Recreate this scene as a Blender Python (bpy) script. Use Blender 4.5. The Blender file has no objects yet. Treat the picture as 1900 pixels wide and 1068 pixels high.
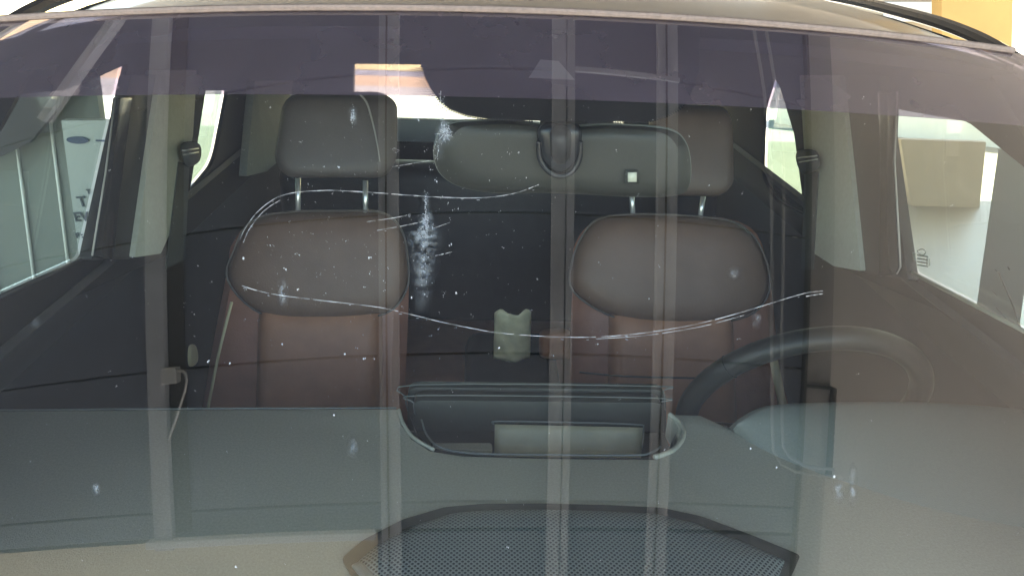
import bpy, bmesh, math, random
from mathutils import Vector, Matrix
random.seed(7)
D = bpy.data; S = bpy.context.scene; COL = S.collection
rad = math.radians
# ------------------------------------------------------------------ camera
GZ = 1.72                                     # camera height above the floor
CAM = Vector((-0.0727, 0.0, GZ)); FPX = 1372.0
Mcam = Matrix.Rotation(rad(-3.0736), 4, 'Z') @ Matrix.Rotation(rad(90 - 24.447), 4, 'X') @ Matrix.Rotation(rad(2.2535), 4, 'Z')
cd = D.cameras.new('camera'); cam = D.objects.new('camera', cd); COL.objects.link(cam)
cam.matrix_world = Matrix.Translation(CAM) @ Mcam
cd.sensor_width = 36.0; cd.lens = FPX * 36 / 1900; cd.clip_start = .02; cd.clip_end = 500
S.camera = cam
# ------------------------------------------------------------------ light
SUN_EL, SUN_AZ = 52, 62                       # azimuth measured from +Y (behind the car) towards +X
w = D.worlds.new('World'); S.world = w; w.use_nodes = True
nt = w.node_tree; sky = nt.nodes.new('ShaderNodeTexSky'); sky.sky_type = 'NISHITA'; sky.sun_disc = False
sky.sun_elevation = rad(SUN_EL); sky.sun_rotation = rad(SUN_AZ)
nt.links.new(sky.outputs[0], nt.nodes['Background'].inputs[0]); nt.nodes['Background'].inputs[1].default_value = .13
sl = D.lights.new('sun', 'SUN'); sl.energy = 4.0; sl.angle = rad(.5); sl.color = (1, .93, .82)
so = D.objects.new('sun', sl); COL.objects.link(so)
sd = Vector((math.sin(rad(SUN_AZ)) * math.cos(rad(SUN_EL)), math.cos(rad(SUN_AZ)) * math.cos(rad(SUN_EL)), math.sin(rad(SUN_EL))))
so.rotation_euler = (-sd).to_track_quat('-Z', 'Y').to_euler()
S.view_settings.view_transform = 'Standard'; S.view_settings.look = 'None'
S.view_settings.exposure = 3.55; S.view_settings.gamma = 1; S.view_settings.use_curve_mapping = False
S.view_settings.use_white_balance = True; S.view_settings.white_balance_temperature = 7300; S.view_settings.white_balance_tint = 10
S.render.engine = 'CYCLES'
S.cycles.use_denoising = True
S.cycles.max_bounces = 10; S.cycles.transparent_max_bounces = 24; S.cycles.caustics_reflective = False; S.cycles.caustics_refractive = False

# ------------------------------------------------------------------ photograph pixel -> point on a real plane
R3 = Mcam.to_3x3()
def ray(px, py): return (R3 @ Vector(((px - 950) / FPX, -(py - 534) / FPX, -1))).normalized()
def PY(px, py, Y): d = ray(px, py); return CAM + d * (Y / d.y)
def PZ(px, py, Z): d = ray(px, py); return CAM + d * ((Z - CAM.z) / d.z)
def PX(px, py, X): d = ray(px, py); return CAM + d * ((X - CAM.x) / d.x)
# windscreen surface
YT, ZT, RUN, RISE, BOW, KT, KB, CT, CB, Q4 = .95, GZ - .0671, .7767, .5387, .01516, .1306, .1456, .079, .004, -.0186
def ws(X, s):
    k = KB + (KT - KB) * s; c = CB + (CT - CB) * s; b = BOW * 4 * s * (1 - s); L = math.hypot(RUN, RISE)
    return Vector((X, YT - RUN * (1 - s) - b * RISE / L + k * X * X + Q4 * X ** 4, ZT - RISE * (1 - s) + b * RUN / L - c * X * X))
def wsn(X, s):
    e = 1e-3; n = (ws(X + e, s) - ws(X - e, s)).cross(ws(X, s + e) - ws(X, s - e)).normalized()
    return n if n.z > 0 else -n
def wsxs(px, py):
    d = ray(px, py); s = .6; t = .8
    for _ in range(30):
        X = CAM.x + t * d.x; p = ws(X, s); g = CAM + t * d - p; e = 1e-5
        pt = (ws(X + e * d.x, s) - p) / e; ps = (ws(X, s + e) - p) / e
        a11, a21, a12, a22 = d.y - pt.y, d.z - pt.z, -ps.y, -ps.z; det = a11 * a22 - a12 * a21
        t -= (g.y * a22 - a12 * g.z) / det; s -= (a11 * g.z - a21 * g.y) / det
    return CAM.x + t * d.x, s
def W(px, py, off=0.0):
    X, s = wsxs(px, py); return ws(X, s) + wsn(X, s) * off

# ------------------------------------------------------------------ materials
def mat(name, col, rough=.5, metal=0, spec=.5, noise=0, nscale=40, bump=0, bscale=400, coat=0, trans=0):
    m = D.materials.new(name); m.use_nodes = True; n = m.node_tree.nodes; l = m.node_tree.links; b = n['Principled BSDF']
    b.inputs['Base Color'].default_value = (*col, 1); b.inputs['Roughness'].default_value = rough
    b.inputs['Metallic'].default_value = metal; b.inputs['Specular IOR Level'].default_value = spec
    if coat: b.inputs['Coat Weight'].default_value = coat; b.inputs['Coat Roughness'].default_value = .04
    tc = n.new('ShaderNodeTexCoord')
    if noise:
        t = n.new('ShaderNodeTexNoise'); t.inputs['Scale'].default_value = nscale; t.inputs['Detail'].default_value = 6
        l.new(tc.outputs['Object'], t.inputs['Vector'])
        r = n.new('ShaderNodeMapRange'); r.inputs['From Min'].default_value = .3; r.inputs['From Max'].default_value = .7
        r.inputs['To Min'].default_value = 1 - noise; r.inputs['To Max'].default_value = 1 + noise
        l.new(t.outputs['Fac'], r.inputs['Value'])
        x = n.new('ShaderNodeMix'); x.data_type = 'RGBA'; x.blend_type = 'MULTIPLY'; x.inputs['Factor'].default_value = 1
        x.inputs['A'].default_value = (*col, 1); l.new(r.outputs[0], x.inputs['B']); l.new(x.outputs['Result'], b.inputs['Base Color'])
    if bump:
        t = n.new('ShaderNodeTexNoise'); t.inputs['Scale'].default_value = bscale; t.inputs['Detail'].default_value = 3
        l.new(tc.outputs['Object'], t.inputs['Vector']); bp = n.new('ShaderNodeBump'); bp.inputs['Strength'].default_value = bump
        bp.inputs['Distance'].default_value = .002; l.new(t.outputs['Fac'], bp.inputs['Height']); l.new(bp.outputs[0], b.inputs['Normal'])
    return m
M = {}
M['dash'] = mat('dash plastic', (.43, .42, .34), .46, noise=.10, nscale=300, bump=.28, bscale=520)
M['hood'] = mat('instrument hood plastic', (.17, .185, .165), .6, noise=.06, nscale=300, bump=.25, bscale=700)
M['tray'] = mat('tray plastic', (.05, .051, .042), .38, noise=.08, nscale=60)
M['trayin'] = mat('tray bin plastic', (.40, .36, .23), .42, noise=.10, nscale=30)
M['leather'] = mat('brown leather', (.46, .21, .12), .5, noise=.12, nscale=18, bump=.25, bscale=260)
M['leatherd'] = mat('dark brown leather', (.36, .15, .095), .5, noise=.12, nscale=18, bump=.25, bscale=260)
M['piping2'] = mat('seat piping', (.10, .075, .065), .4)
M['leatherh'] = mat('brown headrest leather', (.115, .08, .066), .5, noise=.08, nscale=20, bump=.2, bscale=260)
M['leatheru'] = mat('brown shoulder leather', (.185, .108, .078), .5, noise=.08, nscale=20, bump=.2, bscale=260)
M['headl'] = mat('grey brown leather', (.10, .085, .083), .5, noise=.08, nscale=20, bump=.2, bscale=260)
M['piping'] = mat('piping', (.35, .34, .33), .35)
M['chrome'] = mat('chrome', (.85, .85, .85), .3, metal=.8)
M['trim'] = mat('pillar trim pale', (.42, .43, .37), .6, noise=.05, nscale=120, bump=.15, bscale=500)
M['frame'] = mat('frame trim', (.010, .010, .012), .7, spec=.2)
M['black'] = mat('black trim', (.018, .019, .022), .5, noise=.2, nscale=30)
M['gloss'] = mat('gloss black trim', (.03, .03, .034), .18)
M['doorc'] = mat('door card', (.022, .024, .030), .55, noise=.15, nscale=20, bump=.1)
M['liner'] = mat('headliner cloth', (.07, .068, .072), .9, noise=.1, nscale=90)
M['belt'] = mat('belt webbing', (.06, .065, .07), .7, noise=.1, nscale=200)
M['wheel'] = mat('steering wheel leather', (.016, .017, .016), .4, spec=.4, bump=.2, bscale=500, noise=.1, nscale=80)
M['mirror'] = mat('mirror housing', (.044, .043, .036), .45, noise=.05, nscale=200, bump=.1, bscale=600)
M['label'] = mat('white label', (.8, .8, .66), .5, noise=.1, nscale=150)
M['paint'] = mat('charcoal car paint', (.028, .025, .03), .36, spec=.4, coat=.25, noise=.1, nscale=8)
M['seal'] = mat('dusty roof seal', (.20, .155, .135), .6, noise=.15, nscale=160, bump=.4, bscale=200)
M['panel'] = mat('door panel paint', (.095, .118, .178), .5, noise=.10, nscale=3)
M['stile'] = mat('door stile', (.36, .40, .475), .5, noise=.14, nscale=9)
M['seam'] = mat('panel seam', (.03, .03, .03), .8)
M['liftrail'] = mat('lift rail', (.26, .29, .34), .5)
M['barm'] = mat('pale bottom bar', (.66, .70, .76), .45, noise=.08, nscale=20)
M['header'] = mat('sandy header board', (.72, .64, .47), .7, noise=.12, nscale=4)
M['jamb'] = mat('door jamb', (.36, .35, .355), .8, noise=.06, nscale=5)
M['rail'] = mat('steel rail', (.5, .52, .54), .4, metal=.4, noise=.1, nscale=20)
M['ceil'] = mat('ceiling render', (.63, .60, .585), .85, noise=.06, nscale=2)
M['floor'] = mat('polished floor', (.25, .228, .175), .45, noise=.12, nscale=1.2)
M['drive'] = mat('concrete drive', (.36, .345, .31), .9, noise=.10, nscale=.8)
M['sand'] = mat('sandy verge', (.42, .30, .18), .95, noise=.25, nscale=.6)
M['asph'] = mat('grey road', (.20, .20, .21), .9, noise=.15, nscale=3)
M['straw'] = mat('dry yellow ground', (.46, .38, .17), .95, noise=.2, nscale=1)
M['white'] = mat('white paint', (.80, .82, .80), .45, noise=.03, nscale=5)
M['scuff'] = mat('scuff mark', (.12, .13, .12), .8, noise=.3, nscale=60)
M['board'] = mat('white board', (.40, .45, .45), .4, noise=.03, nscale=5)
M['ink'] = mat('dark print', (.06, .08, .10), .6)
M['oval'] = mat('blue oval print', (.03, .06, .13), .5)
M['wall'] = mat('grey green wall', (.20, .225, .21), .7, noise=.08, nscale=2)
M['yellow'] = mat('yellow render', (.26, .155, .045), .9, noise=.08, nscale=1.5)
M['cream'] = mat('cream render', (.24, .215, .16), .9, noise=.06, nscale=2)
M['brown'] = mat('brown sheet', (.36, .27, .185), .6, noise=.12, nscale=2)
M['frit'] = mat('black ceramic print', (.012, .010, .012), .6)
M['camwin'] = mat('camera bracket', (.19, .14, .18), .6)
M['edge'] = mat('worn plastic edge', (.17, .18, .165), .4)  # edge highlights of mirror, tray, grille and dash put into the colour
M['skin'] = mat('tan leather armrest', (.72, .27, .12), .5, noise=.1, nscale=40)
M['beige'] = mat('beige plastic', (.50, .42, .24), .5)

def glass(name, tint, refl=2.0, dirt_haze=0.0, gtint=(1, 1, 1), ior=1.5, dcol=(.75, .75, .72)):
    m = D.materials.new(name); m.use_nodes = True; n = m.node_tree.nodes; l = m.node_tree.links
    n.remove(n['Principled BSDF']); out = n['Material Output']
    tr = n.new('ShaderNodeBsdfTransparent'); tr.inputs[0].default_value = (*tint, 1)
    gl = n.new('ShaderNodeBsdfGlossy'); gl.inputs['Roughness'].default_value = 0.0; gl.inputs['Color'].default_value = (*gtint, 1)
    ge = n.new('ShaderNodeNewGeometry'); dt = n.new('ShaderNodeVectorMath'); dt.operation = 'DOT_PRODUCT'
    l.new(ge.outputs['Normal'], dt.inputs[0]); l.new(ge.outputs['Incoming'], dt.inputs[1])
    def mth(op, x, y=None):
        q = n.new('ShaderNodeMath'); q.operation = op
        for i, z in enumerate((x, y)):
            if z is None: continue
            if isinstance(z, (int, float)): q.inputs[i].default_value = z
            else: l.new(z, q.inputs[i])
        return q.outputs[0]
    f0 = ((ior - 1) / (ior + 1)) ** 2
    fr = mth('ADD', mth('MULTIPLY', mth('POWER', mth('SUBTRACT', 1.0, mth('ABSOLUTE', dt.outputs['Value'])), 5.0), 1 - f0), f0)   # Schlick, both sides of a thin pane
    mu = n.new('ShaderNodeMath'); mu.operation = 'MULTIPLY'; mu.inputs[1].default_value = refl; mu.use_clamp = True
    l.new(fr, mu.inputs[0]); mx = n.new('ShaderNodeMixShader'); l.new(mu.outputs[0], mx.inputs[0])
    l.new(tr.outputs[0], mx.inputs[1]); l.new(gl.outputs[0], mx.inputs[2]); last = mx
    if dirt_haze:
        tc = n.new('ShaderNodeTexCoord'); ns = n.new('ShaderNodeTexNoise'); ns.inputs['Scale'].default_value = 7; ns.inputs['Detail'].default_value = 5
        l.new(tc.outputs['Object'], ns.inputs['Vector'])
        mr = n.new('ShaderNodeMapRange'); mr.inputs['From Min'].default_value = .35; mr.inputs['From Max'].default_value = .7
        mr.inputs['To Min'].default_value = dirt_haze * .85; mr.inputs['To Max'].default_value = dirt_haze * 1.15; l.new(ns.outputs['Fac'], mr.inputs['Value'])
        df = n.new('ShaderNodeBsdfDiffuse'); df.inputs[0].default_value = (*dcol, 1)
        m2 = n.new('ShaderNodeMixShader'); l.new(mr.outputs[0], m2.inputs[0]); l.new(mx.outputs[0], m2.inputs[1]); l.new(df.outputs[0], m2.inputs[2]); last = m2
    l.new(last.outputs[0], out.inputs['Surface']); return m
M['windscreen'] = glass('windscreen glass', (.76, .79, .755), 3.0, .009, (1, .98, 1))
M['band'] = glass('shade band film', (.36, .30, .40), .6, 0.2, (1, .7, 1), dcol=(.56, .39, .53))  # mauve diffuse share paints haze into the film
M['sideglass'] = glass('side glass', (.85, .90, .865), 1.0)
M['privacy'] = glass('tinted rear side glass', (.58, .68, .64), 1.0)
M['rearglass'] = glass('rear glass', (.90, .92, .86), 1.0)
def crackmat(name, op, col=(.95, .97, 1)):
    m = D.materials.new(name); m.use_nodes = True; n = m.node_tree.nodes; l = m.node_tree.links
    n.remove(n['Principled BSDF']); out = n['Material Output']
    df = n.new('ShaderNodeBsdfDiffuse'); df.inputs[0].default_value = (*col, 1)
    tl = n.new('ShaderNodeBsdfTranslucent'); tl.inputs[0].default_value = (*col, 1)
    gl = n.new('ShaderNodeBsdfGlossy'); gl.inputs['Roughness'].default_value = .35
    a = n.new('ShaderNodeMixShader'); a.inputs[0].default_value = .35; l.new(df.outputs[0], a.inputs[1]); l.new(tl.outputs[0], a.inputs[2])
    b = n.new('ShaderNodeMixShader'); b.inputs[0].default_value = .3; l.new(a.outputs[0], b.inputs[1]); l.new(gl.outputs[0], b.inputs[2])
    t = n.new('ShaderNodeBsdfTransparent'); c = n.new('ShaderNodeMixShader'); l.new(t.outputs[0], c.inputs[1]); l.new(b.outputs[0], c.inputs[2])
    if op < 1:
        tc = n.new('ShaderNodeTexCoord'); ns = n.new('ShaderNodeTexNoise'); ns.inputs['Scale'].default_value = 160; ns.inputs['Detail'].default_value = 6
        l.new(tc.outputs['Object'], ns.inputs['Vector']); mr = n.new('ShaderNodeMapRange'); mr.inputs['From Min'].default_value = .36; mr.inputs['From Max'].default_value = .62
        mr.inputs['To Max'].default_value = op; l.new(ns.outputs['Fac'], mr.inputs['Value'])
        at = n.new('ShaderNodeAttribute'); at.attribute_name = 'film'; mm = n.new('ShaderNodeMath'); mm.operation = 'MULTIPLY'
        l.new(mr.outputs[0], mm.inputs[0]); l.new(at.outputs['Fac'], mm.inputs[1]); l.new(mm.outputs[0], c.inputs[0])
    else: c.inputs[0].default_value = op
    l.new(c.outputs[0], out.inputs['Surface']); return m
M['crack'] = crackmat('cracked glass', 1.0, (.62, .66, .70)); M['smear'] = crackmat('powdered glass', .6, (.85, .95, 1)); M['dust'] = crackmat('dried specks', 1.0, (.9, .92, .95))

# ------------------------------------------------------------------ mesh helpers
ROOTLOC = {}
def link(name, me, m, parent=None, smooth=True):
    o = D.objects.new(name, me); COL.objects.link(o)
    me.materials.clear(); me.materials.append(M[m] if isinstance(m, str) else m)
    if smooth:
        for p in me.polygons: p.use_smooth = True
    if parent:
        o.parent = parent
        root = parent
        while root.parent: root = root.parent
        if parent is root: o.matrix_parent_inverse = Matrix.Translation(-root.location)
    return o
def tomesh(bm):
    bmesh.ops.recalc_face_normals(bm, faces=bm.faces); me = D.meshes.new('m'); bm.to_mesh(me); bm.free(); return me
def autosmooth(o, ang=35):
    me = o.data; me.update()
    bm = bmesh.new(); bm.from_mesh(me)
    for e in bm.edges: e.smooth = not (len(e.link_faces) == 2 and e.calc_face_angle(0) > rad(ang))
    bm.to_mesh(me); bm.free(); return o
def catmull(pts, n=6, closed=True):
    P = [Vector(p) for p in pts]; N = len(P); out = []
    for i in range(N if closed else N - 1):
        if closed: a, b, c, d = P[i - 1], P[i], P[(i + 1) % N], P[(i + 2) % N]
        else: a, b, c, d = P[max(i - 1, 0)], P[i], P[i + 1], P[min(i + 2, N - 1)]
        for k in range(n):
            t = k / n
            out.append(.5 * (2 * b + (c - a) * t + (2 * a - 5 * b + 4 * c - d) * t * t + (3 * b - a - 3 * c + d) * t ** 3))
    if not closed: out.append(P[-1])
    return out
def rnd(pts, r, n=5):
    P = [Vector(p) for p in pts]; out = []; N = len(P)
    for i in range(N):
        b = P[i]; a = P[i - 1]; c = P[(i + 1) % N]; rr = r[i] if isinstance(r, (list, tuple)) else r
        if rr <= 0: out.append(b); continue
        u = (a - b); v = (c - b); d = min(rr, u.length * .48, v.length * .48); p = b + u.normalized() * d; q = b + v.normalized() * d
        for k in range(n + 1):
            t = k / n; out.append((1 - t) ** 2 * p + 2 * t * (1 - t) * b + t * t * q)
    return out
def plate(loops, u, v, thick, bevel=.0, shift=0.0, bres=2):
    """flat plate with holes: 3D loops in one plane spanned by u, v; thickness along n = u x v"""
    u = Vector(u).normalized(); v = Vector(v); v = (v - u * v.dot(u)).normalized(); n = u.cross(v); o = Vector(loops[0][0])
    bm = bmesh.new(); es = []
    for lp in loops:
        vs = []
        for p in lp:
            q = Vector(p) - o; c = Vector((q.dot(u), q.dot(v), -thick / 2))
            if not vs or ((c - vs[-1].co).length > 2e-4 and (c - vs[0].co).length > 2e-4): vs.append(bm.verts.new(c))
        es += [bm.edges.new((vs[k - 1], vs[k])) for k in range(len(vs))]
    bmesh.ops.triangle_fill(bm, use_beauty=True, use_dissolve=False, edges=es)
    fs = bm.faces[:]
    for f in fs:
        f.normal_update()
        if f.normal.z > 0: f.normal_flip()
    bmesh.ops.solidify(bm, geom=fs, thickness=thick)
    if min(w_.co.z for w_ in bm.verts) < -thick * .75: bmesh.ops.translate(bm, verts=bm.verts, vec=(0, 0, thick))
    bmesh.ops.recalc_face_normals(bm, faces=bm.faces)
    if bevel:
        be = [e for e in bm.edges if len(e.link_faces) == 2 and e.calc_face_angle(0) > 1.2 and abs(e.verts[0].co.z - e.verts[1].co.z) < 1e-5]
        bmesh.ops.bevel(bm, geom=be, offset=bevel, segments=bres, affect='EDGES', profile=.5, clamp_overlap=True)
    me = D.meshes.new('m'); bm.to_mesh(me); bm.free()
    mt = Matrix(((u.x, v.x, n.x, o.x + n.x * shift), (u.y, v.y, n.y, o.y + n.y * shift), (u.z, v.z, n.z, o.z + n.z * shift), (0, 0, 0, 1)))
    me.transform(mt); return me
def addplate(name, loops, u, v, thick, m, parent=None, bevel=0.0, shift=0.0):
    return autosmooth(link(name, plate(loops, u, v, thick, bevel, shift), m, parent))
def pillow(outline, front, hf, hb, rings=9, pw=2.4, flat=0.0, centre=None):
    """puffed cushion on a closed outline; bulges hf along front and hb behind"""
    P = [Vector(p) for p in outline]; N = len(P); f = Vector(front).normalized()
    c = Vector(centre) if centre else sum(P, Vector()) / N
    bm = bmesh.new()
    def side(h, sg):
        loops = []
        for k in range(rings):
            r = 1 - k / rings
            rr = max(0, (r - flat) / (1 - flat)); z = h * (1 - rr ** pw) ** (1 / pw)
            loops.append([bm.verts.new(c + (p - c) * r + f * z * sg) for p in P] if k or sg > 0 else base)
        ct = bm.verts.new(c + f * h * sg)
        for k in range(rings - 1):
            for i in range(N): bm.faces.new((loops[k][i], loops[k][(i + 1) % N], loops[k + 1][(i + 1) % N], loops[k + 1][i]))
        for i in range(N): bm.faces.new((loops[-1][i], loops[-1][(i + 1) % N], ct))
        return loops[0]
    base = side(hf, 1); side(hb, -1); return tomesh(bm)
def tube(pts, r, seg=8, closed=False, caps=True):
    P = [Vector(p) for p in pts]; N = len(P); bm = bmesh.new(); rings = []; up = None
    for i in range(N):
        t = (P[(i + 1) % N] - P[i - 1]) if closed else (P[min(i + 1, N - 1)] - P[max(i - 1, 0)])
        t.normalize()
        if up is None: up = t.orthogonal().normalized()
        up = (up - t * up.dot(t)).normalized(); b = t.cross(up); rr = r(i / (N - 1)) if callable(r) else r
        rings.append([bm.verts.new(P[i] + rr * (math.cos(2 * math.pi * k / seg) * up + math.sin(2 * math.pi * k / seg) * b)) for k in range(seg)])
    for i in range(N if closed else N - 1):
        a, b = rings[i], rings[(i + 1) % N]
        off = 0
        if closed and i == N - 1: off = min(range(seg), key=lambda q: (a[0].co - b[q].co).length)
        for k in range(seg): bm.faces.new((a[k], a[(k + 1) % seg], b[(k + 1 + off) % seg], b[(k + off) % seg]))
    if caps and not closed: bm.faces.new(rings[0]); bm.faces.new(rings[-1])
    return tomesh(bm)
def grid(fn, nu, nv, thick=0, nrm=None):
    bm = bmesh.new(); V = [[bm.verts.new(fn(i / nu, j / nv)) for j in range(nv + 1)] for i in range(nu + 1)]
    for i in range(nu):
        for j in range(nv): bm.faces.new((V[i][j], V[i + 1][j], V[i + 1][j + 1], V[i][j + 1]))
    if thick:
        bmesh.ops.recalc_face_normals(bm, faces=bm.faces); bmesh.ops.solidify(bm, geom=bm.faces[:], thickness=thick)
    return tomesh(bm)
def box(x0, x1, y0, y1, z0, z1, bev=0.0):
    bm = bmesh.new(); bmesh.ops.create_cube(bm, size=1, matrix=Matrix.Translation(((x0 + x1) / 2, (y0 + y1) / 2, (z0 + z1) / 2)) @ Matrix.Diagonal((abs(x1 - x0), abs(y1 - y0), abs(z1 - z0), 1)))
    if bev: bmesh.ops.bevel(bm, geom=bm.edges[:], offset=bev, segments=3, affect='EDGES', profile=.5)
    return tomesh(bm)
def joinm(*ms):
    bm = bmesh.new()
    for m in ms: bm.from_mesh(m)
    me = D.meshes.new('m'); bm.to_mesh(me); bm.free(); return me
def tag(o, label=None, cat=None, group=None, kind=None):
    if label: o['label'] = label
    if cat: o['category'] = cat
    if group: o['group'] = group
    if kind: o['kind'] = kind
    return o
def thing(name, loc, label, cat, group=None):
    o = D.objects.new(name, None); o.location = loc; COL.objects.link(o); return tag(o, label, cat, group)
XA, YA, ZA = (1, 0, 0), (0, 1, 0), (0, 0, 1)

# ================================================================== SETTING
tag(link('floor', box(-14, 14, -2.2, 7.6, -.2, 0), 'floor', smooth=False), 'pale polished garage floor seen through the side windows', kind='structure')
tag(link('driveway', box(-40, 40, 7.6, 10.3, -.2, -.004), 'drive', smooth=False), 'bright sunlit concrete behind the car', kind='structure')
tag(link('apron', box(-30, 30, -20, -2.2, -.2, -.004), 'drive', smooth=False), 'sunlit concrete apron before the car', kind='structure')  # added out of view to bounce light up to the ceiling
tag(link('sandy_verge', box(-60, 4, 10.3, 11.2, -.2, -.008), 'sand', smooth=False), 'sandy strip beyond the concrete', kind='structure')
tag(link('road', box(-60, 4, 11.2, 11.75, -.2, -.012), 'asph', smooth=False), 'grey road strip beyond the sand', kind='structure')
tag(link('dry_grass', box(-60, 4, 11.75, 40, -.2, -.006), 'straw', smooth=False), 'yellow dry ground beyond the road', kind='structure')
tag(link('paved_yard', box(4, 60, 10.3, 60, -.2, -.008), 'drive', smooth=False), 'pale paved yard behind on the right', kind='structure')
tag(link('ground', box(-200, 200, -150, 300, -.5, -.21), 'drive', smooth=False), 'open ground round the garage', kind='structure')
tag(link('ceiling', box(-6, 9, -.75, 6.6, 2.56, 2.7), 'ceil', smooth=False), 'pale ceiling mirrored in the windscreen', kind='structure')

# open sectional door parked under the ceiling, mirrored in the glass
HD = GZ + .6251
door = thing('garage_door', (0, .4, HD), 'open grey sectional garage door under the ceiling, mirrored in the windscreen', 'garage door')
seams = [.05, .415, .755, 1.11, 1.26 + .22]
DX0, DX1 = -1.75, .755
edges = [-.02] + seams[0:] + [1.9, 2.3]
for a, b in zip(edges[:-1], edges[1:]):
    x0 = DX0
    link('door_section', box(x0, DX1, a + .003, b - .003, HD, HD + .04, .002), 'panel', door, smooth=False)
link('door_section', box(-.35, DX1, -.50, -.026, HD, HD + .04, .002), 'panel', door, smooth=False)
link('door_backing', box(DX0 + .01, DX1 - .01, -.0, 2.29, HD + .05, HD + .06), 'seam', door, smooth=False)
for xa, xb in ((-.929, -.880), (-.335, -.287), (.085, .118), (.121, .140), (.347, .398)):
    link('stile', box(xa, xb, -.04 if xa < -.5 else -.4, 2.3, HD - .022, HD - .002, .002), 'stile', door, smooth=False)
link('stile_shadow_gap', box(-.878, -.835, .0, 1.9, HD - .006, HD - .003), 'seam', door, smooth=False)  # dark strip laid on the panels for the shadow beside the stile
link('diagonal_brace', tube([(-1.01, 1.41, HD - .03), (-1.22, 1.14, HD - .03)], .022, 4), 'stile', door, smooth=False)
for xs in (-.318, .366): link('stile_groove', box(xs, xs + .004, -.38, 2.3, HD - .025, HD - .0215), 'seam', door, smooth=False)
link('bottom_bar', box(-.95, -.35, -.032, -.012, HD - .03, HD - .008, .003), 'barm', door, smooth=False)
link('door_header', box(DX0, -.352, -.52, -.034, HD + .015, HD + .06), 'header', door, smooth=False)  # board added to paint the warm light on the ceiling there
link('cross_bar', box(.14, .40, 1.10, 1.113, HD - .03, HD - .018, .002), 'stile', door, smooth=False)
for dx in (0, .035):
    link('lift_rail', tube([(.58 + dx, 1.60, HD - .02), (.605 + dx, 1.28, HD - .02), (.628 + dx, 1.12, HD - .02), (.645 + dx, .93, HD - .02), (.655 + dx * .8, .52, HD - .02), (.668 + dx * .8, .274, HD - .02), (.676 + dx * .75, .205 + dx * .35, HD - .02), (.698 + dx * .7, .172 + dx * .5, HD - .02), (.743 + dx * .7, .153 + dx * .5, HD - .02), (.852, .146 + dx * .55, HD - .02)], .0042), 'liftrail', door)
link('cable_bracket', box(-.885, -.845, .385, .425, HD - .035, HD - .008, .003), 'rail', door, smooth=False)
link('lift_cable', tube(catmull([(-.86, .415, HD - .025), (-.83, .412, HD - .025), (-.823, .38, HD - .025), (-.85, .31, HD - .02), (-.882, .24, HD - .015)], 5, False), .0035), 'rail', door)
link('curved_track', tube(catmull([(-1.75, 1.35, HD - .03), (-1.437, 1.47, HD - .03), (-1.2, 1.50, HD - .03), (-1.0, 1.50, HD - .03)], 6, False), .010), 'rail', door)
link('door_jamb', box(DX1 + .012, .852, -.3, 2.2, HD + .02, HD + .05), 'jamb', door, smooth=False)
link('edge_strip', box(DX1 + .002, DX1 + .010, -.3, 2.2, HD - .012, HD + .045), 'seam', door, smooth=False)
link('jamb_seal', box(.853, .866, .13, .372, HD + .01, HD + .05), 'seam', door, smooth=False)
link('jamb_seal', box(.775, .8515, .366, .374, HD + .012, HD + .0185), 'seam', door, smooth=False)

# ------------------------------------------------------------------ things seen through the windows
wall = thing('panel_wall', PY(60, 400, 2.72), 'grey green panelled wall with thin upright strips beyond the left window', 'wall')
pw_ = [PY(-420, 120, 2.75), PY(178, 120, 2.75), PY(205, 330, 2.75), Vector((PY(215, 620, 2.75).x, 2.75, 0)), Vector((PY(-420, 620, 2.75).x, 2.75, 0))]
addplate('wall_sheet', [pw_], XA, ZA, .04, 'wall', wall)
addplate('gable_panel', [[PY(-80, 100, 2.6), PY(160, 100, 2.6), PY(118, 192, 2.6), PY(60, 262, 2.6), PY(-80, 330, 2.6)]], XA, ZA, .03, 'doorc', wall)  # dark sheet put in for the shading on the wall's upper part
for (a, b) in (((90, 195), (130, 520)), ((28, 245), (66, 540)), ((-60, 200), (0, 560))):
    link('wall_strip', tube([PY(*a, 2.72), PY(*b, 2.72)], .006, 6), 'white', wall)
bd = thing('display_board', PY(160, 470, 2.55), 'tall white display board with a blue oval and dark letters beyond the left window', 'board')
bp = [PY(118, 222, 2.55), PY(262, 222, 2.55), PY(300, 640, 2.55), Vector((PY(300, 640, 2.55).x, 2.55, 0)), Vector((PY(172, 640, 2.55).x, 2.55, 0)), PY(172, 640, 2.55)]
addplate('board_face', [bp], XA, ZA, .03, 'board', bd)
def textobj(txt, p, size, m, parent, rx=90, name='print', tilt=0, ex=.001, flip=0):
    c = D.curves.new(name, 'FONT'); c.body = txt; c.size = size; c.extrude = ex; c.offset = .0012; c.align_x = 'CENTER'; c.align_y = 'CENTER'
    ob = D.objects.new('t', c); COL.objects.link(ob); dg = bpy.context.evaluated_depsgraph_get()
    me = D.meshes.new_from_object(ob.evaluated_get(dg)); D.objects.remove(ob); D.curves.remove(c)
    me.transform(Matrix.Translation(p) @ Matrix.Rotation(rad(tilt), 4, 'Y') @ Matrix.Rotation(rad(flip), 4, 'Z') @ Matrix.Rotation(rad(rx), 4, 'X'))
    return link(name, me, m, parent, smooth=False)
c0 = PY(144, 260, 2.53)
ov = link('oval_emblem', plate([[c0 + Vector((.036 * math.cos(t), 0, .0125 * math.sin(t))) for t in [k * math.pi / 14 for k in range(28)]]], XA, ZA, .004), 'oval', bd, smooth=False)
link('print_line', box(c0.x + .06, c0.x + .16, 2.528, 2.532, c0.z - .003, c0.z + .003), 'oval', bd, smooth=False)
textobj('T', PY(152, 375, 2.53), .052, 'ink', bd, name='lettering', tilt=-4)
textobj('EV', PY(151, 403, 2.53), .047, 'ink', bd, name='lettering', tilt=-4)
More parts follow.
